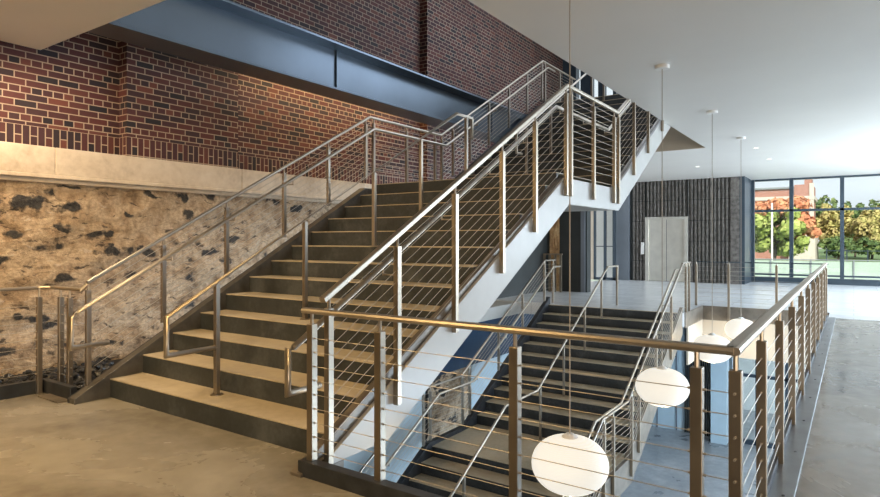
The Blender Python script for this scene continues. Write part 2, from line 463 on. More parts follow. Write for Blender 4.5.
# lower level far wall
lw = bmesh.new(); B(lw, -8, -2.8, 18.5, 18.7, ZB, -0.3)
struct('wall_lower_daylight_backing', box(-3.5, 6, 22.0, 22.2, ZB, -0.3), 'white')  # white backing added to pass for bright daylight behind the lower window
struct('wall_lower_far', lw, 'palepanel')
sl = bmesh.new()
for i in range(16): B(sl, -4.05+i*0.055, -4.02+i*0.055, 18.42, 18.5, ZB, -0.9)
struct('trim_lower_slats', sl, 'charcoal')
lj = bmesh.new()
for x in (-5.4, -4.85, -4.3): B(lj, x, x+0.03, 18.47, 18.5, ZB, -1.0)
B(lj, -5.4, -4.3, 18.47, 18.5, -1.9, -1.86)
struct('trim_lower_joints', lj, 'slate')
struct('column_lower', box(-3.25, -2.85, 17.9, 18.3, ZB, -0.3), 'palepanel')
wf = bmesh.new()
for x in (-2.7, -2.2, -1.5, -0.8, 0.1, 1.0): B(wf, x, x+0.07, 18.30, 18.40, ZB, -0.3)
B(wf, -2.7, 1.1, 18.30, 18.40, ZB, ZB+0.12); B(wf, -2.7, 1.1, 18.30, 18.40, -2.2, -2.12)
wo = struct('window_4', wf, 'frame')
gl = obj('window_pane', box(-2.7, 1.1, 18.34, 18.36, ZB, -0.3), 'glass', wo)

# far slab edge fascia and cream bulkhead
struct('trim_slab_edge_far', box(-3.12, -0.42, 15.17, 15.2, -0.33, 0.0), 'curb')
bk = bmesh.new(); B(bk, -3.12, 5, 15.2, 15.5, -1.15, -0.30)
struct('wall_bulkhead_far', bk, 'cream')
struct('wall_bulkhead_side', box(-2.97, -2.93, 13.7, 15.17, -1.15, -0.32), 'cream')
struct('trim_slab_edge_side', box(-2.95, -2.92, 13.4, 15.17, -0.32, 0.0), 'curb')

# partition at the head of the lower stair
pt = bmesh.new()
B(pt, -8.0, -6.45, 17.0, 17.3, 0, CE)
struct('wall_partition', pt, 'charcoal')
struct('trim_partition_edge', box(-6.63, -6.5, 16.96, 17.0, 0, CE), 'slate')
st3 = bmesh.new()
gg = [[st3.verts.new((-7.60+0.32*i/12, 16.93+noise.noise(Vector((1, i*0.5, j*0.35)))*0.03, 3.0*j/40)) for j in range(41)] for i in range(13)]
for i in range(12):
    for j in range(40): st3.faces.new((gg[i][j], gg[i+1][j], gg[i+1][j+1], gg[i][j+1]))
struct('trim_old_masonry', st3, 'wood')
struct('wall_left_dark', box(-7.95, -7.7, 13.4, 17.0, 0, CE), 'charcoal')

# far walls
YE = 23.2
struct('wall_slate_return', box(-7.70, -7.10, YE-0.1, YE+0.3, 0, CE), 'slate')
struct('wall_far_backing', box(-7.10, -3.2, YE+0.06, YE+0.3, 0, CE), 'charcoal')
rb = bmesh.new()
x = -7.0
pts = []
while x < -3.55:
    pts += [(x, YE+0.05), (x+0.045, YE-0.03), (x+0.085, YE-0.03), (x+0.13, YE+0.05)]
    x += 0.13
def extrude_strip(bm, pts, z0, z1):
    a = [bm.verts.new((px, py, z0)) for px, py in pts]; b_ = [bm.verts.new((px, py, z1)) for px, py in pts]
    for i in range(len(pts)-1): bm.faces.new((a[i], a[i+1], b_[i+1], b_[i]))
def seg(lo, hi, z0, z1): extrude_strip(rb, [p for p in pts if lo <= p[0] <= hi], z0, z1)
zz = [0.0, 0.75, 1.5, 2.25, 3.0, CE]
for z0, z1 in zip(zz, zz[1:]):
    seg(-7.1, -6.50, z0+0.008, z1-0.008); seg(-4.98, -3.3, z0+0.008, z1-0.008)
    if z1 > 2.5: seg(-6.50, -4.98, max(z0, 2.40)+0.008, z1-0.008)
struct('wall_elevator_ribs', rb, 'cladding')
struct('trim_elevator_pilaster', box(-3.55, -3.27, YE-0.05, YE+0.3, 0, CE), 'cladding')
struct('column_corner', box(-3.27, -3.11, YE-0.05, 24.9, 0, CE), 'frame')
# behind glass doors
gd = bmesh.new()
for x in (-8.0, -7.83, -7.60, -7.3): pass
fr = bmesh.new()
for x0, x1 in ((-8.35, -8.27), (-7.95, -7.86), (-7.60, -7.50)): B(fr, x0, x1, 22.7, 22.8, 0, 2.8)
B(fr, -8.35, -7.5, 22.7, 22.8, 2.72, 2.82); B(fr, -8.35, -7.5, 22.7, 22.8, 0, 0.1); B(fr, -8.35, -7.5, 22.72, 22.78, 1.28, 1.31)
d1 = struct('door_1', fr, 'frame')
obj('door_pane', box(-8.35, -7.5, 22.74, 22.76, 0, 2.8), 'glass', d1)
struct('wall_beyond_door', box(-9.6, -7.5, 24.4, 24.5, 0, CE), 'white')
struct('wall_far_left', box(-9.6, -8.35, 22.7, 22.85, 0, CE), 'cream')

# window wall
YW = 24.9
wn = bmesh.new()
xs = [-3.08, -1.84, -0.33, 1.18, 2.69, 4.2, 5.7]
for x in xs: B(wn, x-0.06, x+0.06, YW-0.08, YW+0.12, 0, CE)
B(wn, -3.0, 5.7, YW-0.08, YW+0.10, 2.56, 2.64)
B(wn, -3.0, 5.7, YW-0.12, YW+0.12, 0.0, 0.20)
B(wn, -3.0, 5.7, YW-0.05, YW+0.12, 0.26, 0.32)
B(wn, -3.0, 5.7, YW-0.05, YW+0.12, CE-0.06, CE)
wo = struct('window_1', wn, 'frame')
obj('window_pane', box(-3.0, 5.7, YW, YW+0.015, 0.1, CE-0.03), 'glass', wo)
# right side window wall (beyond the right edge of the picture)
wn = bmesh.new()
for i in range(6): B(wn, 5.9, 6.0, 10+i*2.95, 10.1+i*2.95, 0, CE)
B(wn, 5.9, 6.0, 10, 25, 0, 0.12); B(wn, 5.9, 6.0, 10, 25, 2.56, 2.64)
struct('wall_right_light_block', box(5.9, 6.1, -4, 10, ZB, CE), 'cream')  # unseen wall added to keep blue daylight off the near side
wo = struct('window_2', wn, 'frame')
struct('wall_rear_light_block', box(-8.4, 6, -4.2, -4, -0.3, 8.6), 'charcoal')  # unseen wall added to block the sun, dark to deepen metal reflections
# upper curtain wall
wn = bmesh.new()
for x0, x1, in ((-8.4, -7.35), (-7.2, -6.85), (-6.62, -6.45), (-6.15, -6.05), (-5.7, -5.55), (-5.1, -4.95), (-4.35, -4.15), (-3.6, -3.2), (-2.4, -2.2)): B(wn, x0, x1, 18.4, 18.7, ZU, 8.6)
B(wn, -8.4, 6, 18.4, 18.6, ZU, ZU+0.25)
wo = struct('window_3', wn, 'frame')
obj('window_pane', box(-8.4, 6, 18.5, 18.515, ZU, 8.6), 'glass', wo)

# steel beam
bt = thing('steel_beam', 'long blue-grey steel I-beam crossing the brick wall above the stair', 'beam', (-6.6, 2.9, 3.81))
bm = bmesh.new()
B(bm, -6.63, -6.60, 2.9, 16.2, 3.83, 4.47)
part('beam_web', bm, 'bluesteel', bt)
part('bottom_flange', box(-6.87, -6.40, 2.9, 16.2, 3.80, 3.835), 'bluesteel', bt, bevel=0.005)
part('top_flange', box(-6.87, -6.36, 2.9, 16.2, 4.47, 4.505), 'bluesteel', bt, bevel=0.005)
for y in (6.75, 11.6): part('stiffener_plate', box(-6.60, -6.57, y, y+0.015, 3.835, 4.47), 'bluesteel', bt)

# ------------------------------------------------------------------ staircases
def flight(t, x0, x1, ys, zs, n, sgn=1, depth_last=None):
    """n steps; nosing k (1..n) at ys+(k-1)*T, z=zs+k*R"""
    for k in range(1, n+1):
        y = ys+(k-1)*T; z = zs+k*R
        if k < n or depth_last:
            dep = depth_last if k == n else T
            bm = box(x0, x1, y-0.003, y+dep+0.004, z-0.010, z)
            part('tread' if not (k == n) else 'landing', bm, 'tread', t)
        part('riser', box(x0, x1, y, y+0.05, z-R, z-0.010), 'riser', t)
def stringer_profile(top, bot, ys):
    return [(y, top(y)) for y in ys]+[(y, bot(y)) for y in reversed(ys)]

ms = thing('staircase', 'wide main staircase with tan treads, dark risers and pale steel stringer beside the stone wall', 'staircase', (-4.5, Y0, 0))
flight(ms, -6.0, -3.05, Y0, 0, 13, depth_last=Y2-YL+0.02)
flight(ms, -6.0, -3.05, Y2, ZL, 13, depth_last=15.44-Y3)
ysR = [2.62, YL-T+0.16, YL+0.0, Y2-T-0.02, Y2-T+0.16, Y3, 15.5]
def prof(off, y0=2.62):
    P = [(y0, max(0.0, L(y0)+off)), (YL-0.16, 0), (Y2-T-0.10, 0), (Y3, 0), (15.5, 0)]
    return P
def Lc(y):
    if y <= YL: return R*(1+(y-Y0)/T)
    if y <= Y2-T: return ZL
    return min(ZU, ZL+R*(1+(y-Y2)/T))
def band(top_off, bot_off, y0=2.70, floor0=0.0):
    # mitred break points for each offset line
    land = ZL-0.07
    def line(off, landz):
        pts = []
        ya = Y0+T*((landz-off)/R-1)             # where the sloping line meets the flat one
        yb = Y2+T*((landz-ZL-off)/R-1)
        yc = Y2+T*((ZU-0.07-ZL-off+(landz-(ZL-0.07)))/R-1)
        top = ZU-0.07+(landz-(ZL-0.07))
        return [(ya, landz), (yb, landz), (yc, top), (15.46, top)]
    tp = line(top_off, land); bp = line(bot_off, land+(bot_off-top_off)*0.82)
    start = [(y0, floor0), (y0, max(floor0+0.02, Lc(y0)+top_off))] 
    yfl = Y0+T*((floor0-bot_off)/R-1)
    return start+tp+bp[::-1]+[(yfl, floor0)]
part('stringer', prismX(bmesh.new(), band(-0.095, -0.495, 2.98), -2.985, -2.95), 'stringer', ms, bevel=0.004)
part('stringer_cap', prismX(bmesh.new(), band(-0.085, -0.16), -3.05, -2.985), 'curb', ms, bevel=0.003)
tipb = prismX(bmesh.new(), [(2.70, 0), (2.70, 0.02), (2.99, Lc(2.99)-0.085), (2.99, 0)], -2.985, -2.95)
part('stringer_foot', tipb, 'curb', ms)
part('stringer', prismX(bmesh.new(), band(0.04, -0.495), -6.14, -6.10), 'darkcurb', ms)
part('stringer_cap', prismX(bmesh.new(), band(0.05, -0.3), -6.10, -6.0), 'lcurb', ms, bevel=0.004)
# closed soffit under the flights
so = bmesh.new()
zs_ = lambda y: R*(1+(y-Y0)/T)
ya_ = Y0+T*((ZL-0.40+0.40)/R-1)
top_ = [(4.2, zs_(4.2)-0.40), (YL, ZL-0.36), (Y2-T, ZL-0.36), (Y3, ZU-0.36), (15.45, ZU-0.36)]
sofpts = top_+[(y, z-0.04) for y, z in reversed(top_)]
prismX(so, sofpts, -6.12, -2.985)
part('soffit', so, 'stringer', ms)

ls = thing('staircase', 'lower staircase descending from the far floor into the basement, under the main stair', 'staircase', (-4.5, YF, ZM))
def lflight(t, x0, x1, ytop, ztop, n):
    for k in range(0, n):
        y = ytop-k*T; z = ztop-k*R
        part('tread', box(x0, x1, y-0.003, y+(T+0.004 if k > 0 else 0.06), z-0.010, z), 'tread', t)
        part('riser', box(x0, x1, y, y+0.05, z-R, z-0.010), 'riser', t)
lflight(ls, -6.0, -3.05, YT, 0, 11)
part('landing', box(-6.0, -3.05, YF+0.06, YB+0.02, ZM-0.04, ZM), 'tread', ls)
lflight(ls, -6.0, -3.05, YF, ZM, 11)
def L2(y):
    if y >= YT: return 0.0
    if y >= YB: return (y-YT)*SL
    if y >= YF: return ZM
    return ZM+(y-YF)*SL
def band2(to, bo):
    def line(o):
        return [(YT+0.15, 0+o*0.9), ]
    z1 = lambda y: (y-YT)*SL
    z2 = lambda y: ZM+(y-YF)*SL
    def pts(off, flat):
        ya = YT+(flat+ZM-off)/SL      # upper flight meets landing
        yb = YF+(flat-off)/SL
        yend = YF+(ZB-ZM-off)/SL
        return ya, yb, yend
    a = pts(to, to*0.6); b_ = pts(bo, bo*0.8)
    P = [(YT+0.1, z1(YT+0.1)+to), (a[0], ZM+to*0.6), (a[1], ZM+to*0.6), (a[2], ZB), (b_[2], ZB), (b_[1], ZM+bo*0.8), (b_[0], ZM+bo*0.8), (YT+0.1, z1(YT+0.1)+bo)]
    return P
part('stringer', prismX(bmesh.new(), band2(0.06, -0.50), -3.05, -2.98), 'curb', ls, bevel=0.004)
part('stringer', prismX(bmesh.new(), band2(0.12, -0.50), -6.10, -6.0), 'darkcurb', ls, bevel=0.004)
part('soffit', prismX(bmesh.new(), band2(-0.42, -0.46), -6.0, -3.05), 'curb', ls)

# ------------------------------------------------------------------ curbs
cb = thing('steel_curb', 'black steel edge plate under the near railing', 'curb', (-1.7, 2.72, 0))
part('edge_plate', box(-3.0, -0.42, 2.72, 2.80, -0.30, 0.10), 'darkcurb', cb, bevel=0.004)
cb = thing('steel_curb', 'bolted steel edge strip along the floor under the long right railing', 'curb', (-0.35, 8, 0))
part('floor_strip', box(-0.42, -0.29, 2.80, 14.1, 0.0, 0.022), 'strip', cb, bevel=0.003)
part('edge_plate', box(-0.46, -0.42, 2.80, 14.1, -0.30, 0.07), 'darkcurb', cb, bevel=0.003)
for i in range(12):
    y = 3.2+i*0.9
    part('bolt', lathe(bmesh.new(), [(0, 0.027), (0.008, 0.027), (0.011, 0.022), (0.011, 0.02)], -0.345, y, 8), 'darkcurb', cb)
cb = thing('steel_curb', 'black steel curb edging the gravel trough at the left', 'curb', (-6.8, 0, 0))
part('edge_plate', box(-6.82, -6.76, -4, 2.80, -0.2, 0.13), 'darkcurb', cb, bevel=0.004)
part('edge_plate', box(-6.76, -6.17, 2.74, 2.80, -0.2, 0.13), 'darkcurb', cb, bevel=0.004)
part('floor_plate', box(-6.60, -6.17, 2.63, 2.74, 0.0, 0.012), 'curb', cb)

# ------------------------------------------------------------------ railings
RP = rrect(0.062, 0.036, 0.014)
def post(t, x, y, z0, z1, railz, w_=0.05, d_=0.05, mat='post', studs=()):
    p = part('post', box(x-w_/2, x+w_/2, y-d_/2, y+d_/2, z0, z1), mat, t, bevel=0.003)
    bm = tube(bmesh.new(), [(x, y, z1-0.005), (x, y, railz)], 0.011, 8)
    bmesh.ops.translate(bm, verts=bm.verts, vec=-Vector(t.location))
    obj('post_stub', bm, 'rail', p)
    return p
def fittings(p, t, x, y, zs, axis):
    for z in zs:
        bm = bmesh.new()
        if axis == 'x': tube(bm, [(x-0.038, y, z), (x+0.038, y, z)], 0.006, 6)
        else: tube(bm, [(x, y-0.038, z), (x, y+0.038, z)], 0.006, 6)
        bmesh.ops.translate(bm, verts=bm.verts, vec=-Vector(t.location))
        obj('cable_fitting', bm, 'cable', p)
def cables(t, lines, r=0.0023):
    for pts in lines: part('cable', tube(bmesh.new(), pts, r, 6), 'cable', t)
def rail(t, pts, name='top_rail', pr=None, mat='rail'):
    return part(name, sweep(bmesh.new(), pts, pr or RP), mat, t, smooth=False)
HR = circ(0.0215, 12)
def hrail(t, pts, name='handrail'):
    return part(name, sweep(bmesh.new(), pts, HR), 'rail', t, smooth=True)

ZR = 1.078
# near railing
NY = 2.76
t = thing('cable_railing', 'near cable railing across the foreground, in front of the stairwell', 'railing', (-1.7, NY, 0))
rail(t, [(-2.98, NY, ZR), (-0.41, NY, ZR)], pr=rrect(0.062, 0.036, 0.016))
zs = [0.16+0.092*i for i in range(9)]
for x in (-2.93, -2.35, -1.44, -0.56):
    p = post(t, x, NY+0.02, -0.05, 0.99, ZR); fittings(p, t, x, NY+0.02, zs, 'x')
cables(t, [[(-2.93, NY+0.02, z), (-0.41, NY+0.02, z)] for z in zs])
# right railing
t = thing('cable_railing', 'long cable railing with closely set posts running away along the right floor', 'railing', (-0.43, 8, 0))
WR = rrect(0.068, 0.036, 0.016)
rail(t, [(-0.418, NY-0.02, ZR), (-0.455, 14.05, ZR)], pr=WR)
for y in (2.80, 3.70, 4.70, 5.75, 6.88, 8.03, 9.25, 10.5, 11.75, 13.0, 14.0):
    px = -0.41-0.04*(y-2.8)/11.2
    p = post(t, px, y, -0.05, 0.99, ZR)
    if y < 6: fittings(p, t, px, y, zs, 'y')
cables(t, [[(-0.41, 2.8, z), (-0.45, 14.0, z)] for z in zs])
# far railing
t = thing('cable_railing', 'far cable railing with slim brass-toned posts at the head of the stairwell', 'railing', (-1.7, 15.15, 0))
part('top_rail', tube(bmesh.new(), [(-3.05, 15.12, 1.03), (-0.44, 15.12, 1.03)], 0.013, 8), 'frame', t)
for x in (-3.06, -2.36, -1.40, -0.5): post(t, x, 15.12, -0.30, 0.98, 1.03, 0.05, 0.05)
cables(t, [[(-3.06, 15.12, z), (-0.5, 15.12, z)] for z in [0.12+0.1*i for i in range(9)]], 0.003)
# left front railing beside the gravel trough
t = thing('cable_railing', 'short cable railing at the left edge in front of the rubble stone wall', 'railing', (-6.95, 1.2, 0))
ZLf = 1.06
rail(t, [(-6.78, -3.5, ZLf), (-6.78, 2.70, ZLf), (-6.70, 2.80, ZLf), (-6.12, 2.82, ZLf), (-6.10, 2.86, ZLf+0.05)], pr=rrect(0.045, 0.034, 0.014))
zs2 = [0.20+0.085*i for i in range(9)]
for x, y in ((-6.735, 2.70), (-6.78, 1.4), (-6.78, 0.1), (-6.55, 2.82), (-6.36, 2.82)):
    p = post(t, x, y, -0.05, 0.97, ZLf, 0.045, 0.045)
    fittings(p, t, x, y, zs2, 'y' if x < -6.7 else 'x')
cables(t, [[(-6.78, -3.5, z), (-6.78, 2.70, z), (-6.73, 2.80, z), (-6.36, 2.82, z)] for z in zs2])

def break_line(off, flat, y0, y1):
    """polyline parallel to the nosings of the main stair, at height off over the slope and flat over the landing"""
    ya = Y0+T*((ZL+flat-off)/R-1); yb = Y2+T*((flat-off)/R-1)
    P = [(y0, R*(1+(y0-Y0)/T)+off)] if y0 < ya else [(y0, ZL+flat)]
    if y0 < ya < y1: P.append((ya, ZL+flat))
    if y0 < yb < y1: P.append((yb, ZL+flat))
    yc = Y2+T*((ZU-ZL+flat-off)/R-1)
    zend = lambda y: ZL+R*(1+(y-Y2)/T)+off
    if y1 > yc: P += [(yc, ZU+flat), (y1, ZU+flat)]
    elif y1 > yb: P.append((y1, zend(y1)))
    elif y1 > ya: P.append((y1, ZL+flat))
    else: P.append((y1, R*(1+(y1-Y0)/T)+off))
    return P
# right railing of main stair
XR = -2.915
t = thing('stair_railing', 'cable railing on the open right side of the main stair, bolted to the pale stringer', 'railing', (XR, 5, 0))
OFR, FLR = 1.05, 1.06
bl = break_line(OFR, FLR, 2.86, 13.6)
rail(t, [(XR, y, z) for y, z in bl], pr=rrect(0.05, 0.042, 0.008))
def zat(bl, y):
    for (a, za), (b_, zb) in zip(bl, bl[1:]):
        if a <= y <= b_: return za+(zb-za)*(y-a)/(b_-a)
    return bl[-1][1]
n = 11
cl = []
for i in range(n):
    f = (i+0.6)/n
    cl.append([(XR, y, z) for y, z in break_line(0.02+(OFR-0.08)*f, 0.03+(FLR-0.08)*f, 2.95, 13.5)])
cables(t, cl)
for y in (2.92, 3.66, 4.48, 5.35, 6.11, 6.98, 7.13, 7.93, 8.78, 8.98, 9.76, 10.57, 11.5, 12.4):
    zr = zat(bl, y); l0 = Lc(y)
    z0 = (l0-0.27) if (y < 6.9 or y > 9.2) else ZL-0.30
    if y < 3: z0 = 0.03
    post(t, XR, y, z0, zr-0.09, zr, 0.045, 0.05)
# inner handrail on right side
t = thing('stair_handrail', 'round inner handrail with end loop inside the right stair railing', 'handrail', (-3.12, 5, 0))
HX = -3.06
bh = break_line(0.805, 0.82, 2.74, 13.5)
hrail(t, [(HX, 2.98, 0.53), (HX, 2.69, 0.53), (HX, 2.69, 0.82)]+[(HX, y, z) for y, z in bh])
for y in (3.66, 4.48, 5.35, 6.11, 7.13, 7.93, 8.78, 9.76, 10.57):
    z = zat(bh, y)
    part('bracket', tube(bmesh.new(), [(HX, y, z-0.02), (HX, y, z-0.07), (XR-0.0, y, z-0.07)], 0.008, 6), 'rail', t)

# left railing of main stair
XL_ = -6.10
t = thing('stair_railing', 'cable railing on the left side of the main stair next to the stone wall', 'railing', (XL_, 5, 0))
bl = break_line(1.04, 1.03, 2.86, 15.2)
rail(t, [(XL_, y, z) for y, z in bl], pr=rrect(0.045, 0.036, 0.012))
cl = []
for i in range(11):
    f = (i+0.6)/11
    cl.append([(XL_, y, z) for y, z in break_line(0.14+(1.04-0.2)*f, 0.12+(1.03-0.18)*f, 2.92, 15.0)])
cables(t, cl, 0.003)
for y in (2.87, 3.64, 4.43, 5.30, 6.10, 6.89, 7.07, 7.90, 8.72, 8.93, 9.30, 9.90, 10.63, 11.49, 12.36, 13.15, 13.32, 14.2, 15.0):
    zr = zat(bl, y); z0 = (Lc(y)+0.13) if (y < YL or y > Y2) else ZL+0.07
    if y < 3: z0 = 0.05
    if y > Y3: z0 = ZU
    post(t, XL_, y, z0, zr-0.08, zr, 0.042, 0.045, mat='inox')
t = thing('stair_handrail', 'round inner handrail with a looped end along the left stair railing', 'handrail', (-5.9, 5, 0))
HX = -5.93
bh = break_line(0.875, 0.82, 2.70, 13.5)
hrail(t, [(HX, 2.98, 0.55), (HX, 2.64, 0.55), (HX, 2.64, 0.83)]+[(HX, y, z) for y, z in bh])
for y in (3.64, 4.43, 5.30, 6.10, 7.07, 7.90, 8.72, 9.90, 10.63, 11.49, 12.36):
    z = zat(bh, y)
    part('bracket', tube(bmesh.new(), [(HX, y, z-0.02), (HX, y, z-0.07), (XL_, y, z-0.07)], 0.008, 6), 'rail', t)

# centre handrails
t = thing('stair_handrail', 'centre handrail on round posts down the middle of the first main flight', 'handrail', (-4.6, 3.2, 0))
HX = -4.6
yt = 7.3
P = [(HX, 3.24, 0.60), (HX, 2.77, 0.60), (HX, 2.77, 0.91)]
ya = Y0+T*((ZL+0.93-0.865)/R-1)
P += [(HX, ya, ZL+0.93), (HX, 7.52, ZL+0.93), (HX, 7.52, ZL+0.64), (HX, 7.38, ZL+0.64)]
hrail(t, P)
for y in (3.24, 4.27, 5.34, 6.26, 7.36):
    k = math.floor((y-Y0)/T)+1; z0 = min(k, 13)*R; zt = (R*(1+(y-Y0)/T)+0.865) if y < ya else ZL+0.93
    p = part('post', box(HX-0.021, HX+0.021, y-0.021, y+0.021, z0, zt-0.01), 'inox', t, bevel=0.004)
    bm = lathe(bmesh.new(), [(0, 0.008), (0.055, 0.008), (0.055, 0.0)], HX, y, 16)
    bmesh.ops.translate(bm, verts=bm.verts, vec=Vector((0, 0, z0))-Vector(t.location)); obj('base_plate', bm, 'inox', p)
t = thing('stair_handrail', 'centre handrail on the second main flight, rising to the ceiling opening', 'handrail', (-4.6, 9.1, ZL))
yb = Y2+T*((0.93-0.865)/R-1)
P = [(HX, 9.12, ZL+0.60), (HX, 8.98-0.05, ZL+0.60), (HX, 8.93, ZL+0.93), (HX, 8.99, ZL+0.93), (HX, 13.3, ZL+R*(1+(13.3-Y2)/T)+0.865)]
hrail(t, P)
for y in (9.3, 10.3, 11.3, 12.4, 13.15):
    k = math.floor((y-Y2)/T)+1; z0 = ZL+min(k, 13)*R; zt = ZL+R*(1+(y-Y2)/T)+0.865
    part('post', box(HX-0.021, HX+0.021, y-0.021, y+0.021, z0, zt-0.01), 'inox', t, bevel=0.004)

# lower stair railings
def bl2(off, flat, y0, y1, topflat=None):
    ya = YT+(ZM+flat-off)/SL; yb = YF+(flat-off)/SL
    P = [(y0, ZM+(y0-YF)*SL+off), (yb, ZM+flat), (ya, ZM+flat)]
    if topflat is None: P.append((y1, (y1-YT)*SL+off))
    else:
        yc = YT+(topflat-off)/SL
        P += [(yc, topflat), (y1, topflat)]
    return P
def lower_rail(label, X, hx, mat, ys, y1, base):
    t = thing('stair_railing', label, 'railing', (X, 8.5, ZM))
    b = bl2(1.07, 1.0, 5.2, y1, 1.05)
    rail(t, [(X, y, z) for y, z in b], pr=rrect(0.042, 0.034, 0.012), mat='inox')
    cl = []
    for i in range(10):
        f = (i+0.5)/10
        cl.append([(X, y, z) for y, z in bl2(0.10+0.9*f, 0.10+0.84*f, 5.4, y1-0.05, 0.06+0.93*f)])
    cables(t, cl, 0.0028)
    for y in ys:
        zr = zat(b, y)
        post(t, X, y, L2(y)+base, zr-0.08, zr, 0.045, 0.045, mat=mat)
    th = thing('stair_handrail', label.replace('cable railing', 'round inner handrail'), 'handrail', (hx, 8.5, ZM))
    bh = bl2(0.87, 0.90, 5.2, y1-0.1, 0.90)
    hrail(th, [(hx, y, z) for y, z in bh])
    for y in ys:
        z = zat(bh, y)
        if y < y1-0.1: part('bracket', tube(bmesh.new(), [(hx, y, z-0.02), (hx, y, z-0.07), (X, y, z-0.07)], 0.008, 6), 'rail', th)
lower_rail('cable railing on the left side of the lower stair', -6.08, -5.9, 'inox', (5.9, 7.2, 8.35, 8.55, 9.6, 9.85, 11.0, 12.1, 13.25, 13.75), 13.85, 0.0)
lower_rail('cable railing on the right side of the lower stair, beside the hanging lamps', -2.95, -3.12, 'post', (5.9, 7.2, 8.45, 8.85, 9.75, 10.15, 11.2, 12.3, 13.55, 13.85), 13.95, -0.25)
t = thing('stair_handrail', 'centre handrail running down the middle of the lower stair', 'handrail', (-4.6, 8.5, ZM))
b = bl2(0.87, 0.90, 5.2, 14.1, 0.93)
hrail(t, [(-4.6, y, z) for y, z in b]+[(-4.6, 14.1, 0.5)])
for y in (5.9, 7.3, 8.7, 9.85, 10.9, 12.0, 13.0, 14.06):
    zt = zat(b, y)
    if y >= YT: z0 = 0
    elif y >= YB: z0 = -math.ceil((YT-y)/T)*R
    elif y >= YF: z0 = ZM
    else: z0 = ZM-math.ceil((YF-y)/T)*R
    part('post', box(-4.62, -4.58, y-0.02, y+0.02, z0, zt-0.01), 'post', t, bevel=0.004)

# guard rail by the old masonry
t = thing('guard_rail', 'small post and rail barrier before the old masonry strip at the far left', 'railing', (-7.4, 16.6, 0))
for x in (-7.62, -7.45, -7.28, -7.1): part('post', box(x-0.03, x+0.03, 16.57, 16.63, 0, 1.1), 'post', t)
part('top_rail', box(-7.65, -7.05, 16.57, 16.63, 1.1, 1.14), 'post', t)

# ------------------------------------------------------------------ pendant lamps
def lamp_profile(r, h):
    P = []
    for i in range(25):
        a = -PI/2+PI*i/24
        P.append((r*max(0, math.cos(a))**0.86 if abs(math.cos(a)) > 1e-6 else 0, h*math.sin(a)))
    return P
lamp_labels = ['glowing white pendant lamp hanging lowest in the picture, nearest the viewer',
               'glowing white pendant lamp second nearest, just left of the corner of the near railing',
               'glowing white pendant lamp third along the row, behind the corner of the near railing',
               'glowing white pendant lamp farthest away and smallest in the row, against the cream bulkhead']
LY = [4.87, 7.88, 11.15, 14.35]
LZ = [-0.375, -0.32, -0.32, -0.39]
proto = None
for i, y in enumerate(LY):
    if proto is None:
        t = thing('pendant_lamp', lamp_labels[0], 'lamp', (-2.0, y, -0.375), 'row of pendant lamps over the stairwell')
        z0 = -0.375
        sh = part('lamp_shade', lathe(bmesh.new(), [(r_, z_+z0) for r_, z_ in lamp_profile(0.325, 0.235)], -2.0, y, 48), 'lamp', t, smooth=True)
        part('lamp_collar', lathe(bmesh.new(), [(0, z0+0.262), (0.035, z0+0.262), (0.07, z0+0.235), (0.07, z0+0.215)], -2.0, y, 20), 'white', t)
        part('cord', tube(bmesh.new(), [(-2.0, y, z0+0.25), (-2.0, y, CE-0.03)], 0.0055, 8), 'cordm', t)
        part('canopy', lathe(bmesh.new(), [(0, CE-0.045), (0.085, CE-0.045), (0.09, CE-0.04), (0.09, CE), (0, CE)], -2.0, y, 32), 'white', t)
        proto = t
    else:
        t = proto.copy(); COL.objects.link(t); t.location = (-2.0, y, -0.375); t['label'] = lamp_labels[i]
        for ch in list(proto.children):
            c_ = ch.copy(); COL.objects.link(c_); c_.parent = t
            if ch.name.startswith(('lamp_shade', 'lamp_collar')): c_.location.z = LZ[i]-LZ[0]
    light('POINT', 'pendant_bulb', (-2.0, y, -0.68), 25, (1.0, 0.80, 0.50), size=0.0)

# downlights
for (x, y, lab) in ((-3.87, 19.3, 'small round downlight in the far ceiling left of the elevator'), (-1.93, 16.2, 'small round ceiling downlight nearer the viewer of the pair before the windows'), (-1.9, 18.6, 'small round ceiling downlight nearer the windows of the pair')):
    t = thing('downlight', lab, 'light', (x, y, CE), 'ceiling downlights')
    part('trim_ring', lathe(bmesh.new(), [(0.075, CE), (0.075, CE-0.008), (0.055, CE-0.008), (0.055, CE)], x, y, 24), 'white', t)
    part('lens', lathe(bmesh.new(), [(0, CE-0.004), (0.055, CE-0.004), (0.055, CE)], x, y, 24), 'down', t)

# ------------------------------------------------------------------ elevator
t = thing('elevator', 'stainless steel elevator doors with frame in the dark ribbed wall', 'elevator', (-5.74, YE, 0))
fr = bmesh.new()
B(fr, -6.50, -6.38, YE-0.06, YE+0.05, 0, 2.40); B(fr, -5.10, -4.98, YE-0.06, YE+0.05, 0, 2.40); B(fr, -6.38, -5.10, YE-0.06, YE+0.05, 2.30, 2.40)
part('door_frame', fr, 'door', t, bevel=0.006)
part('elevator_door', box(-6.38, -5.75, YE+0.02, YE+0.04, 0.01, 2.30), 'door', t)
part('elevator_door', box(-5.73, -5.10, YE+0.02, YE+0.04, 0.01, 2.30), 'door', t)
part('call_panel', box(-6.66, -6.54, YE-0.06, YE-0.03, 1.0, 1.45), 'white', t, bevel=0.005)

exec_exterior = True
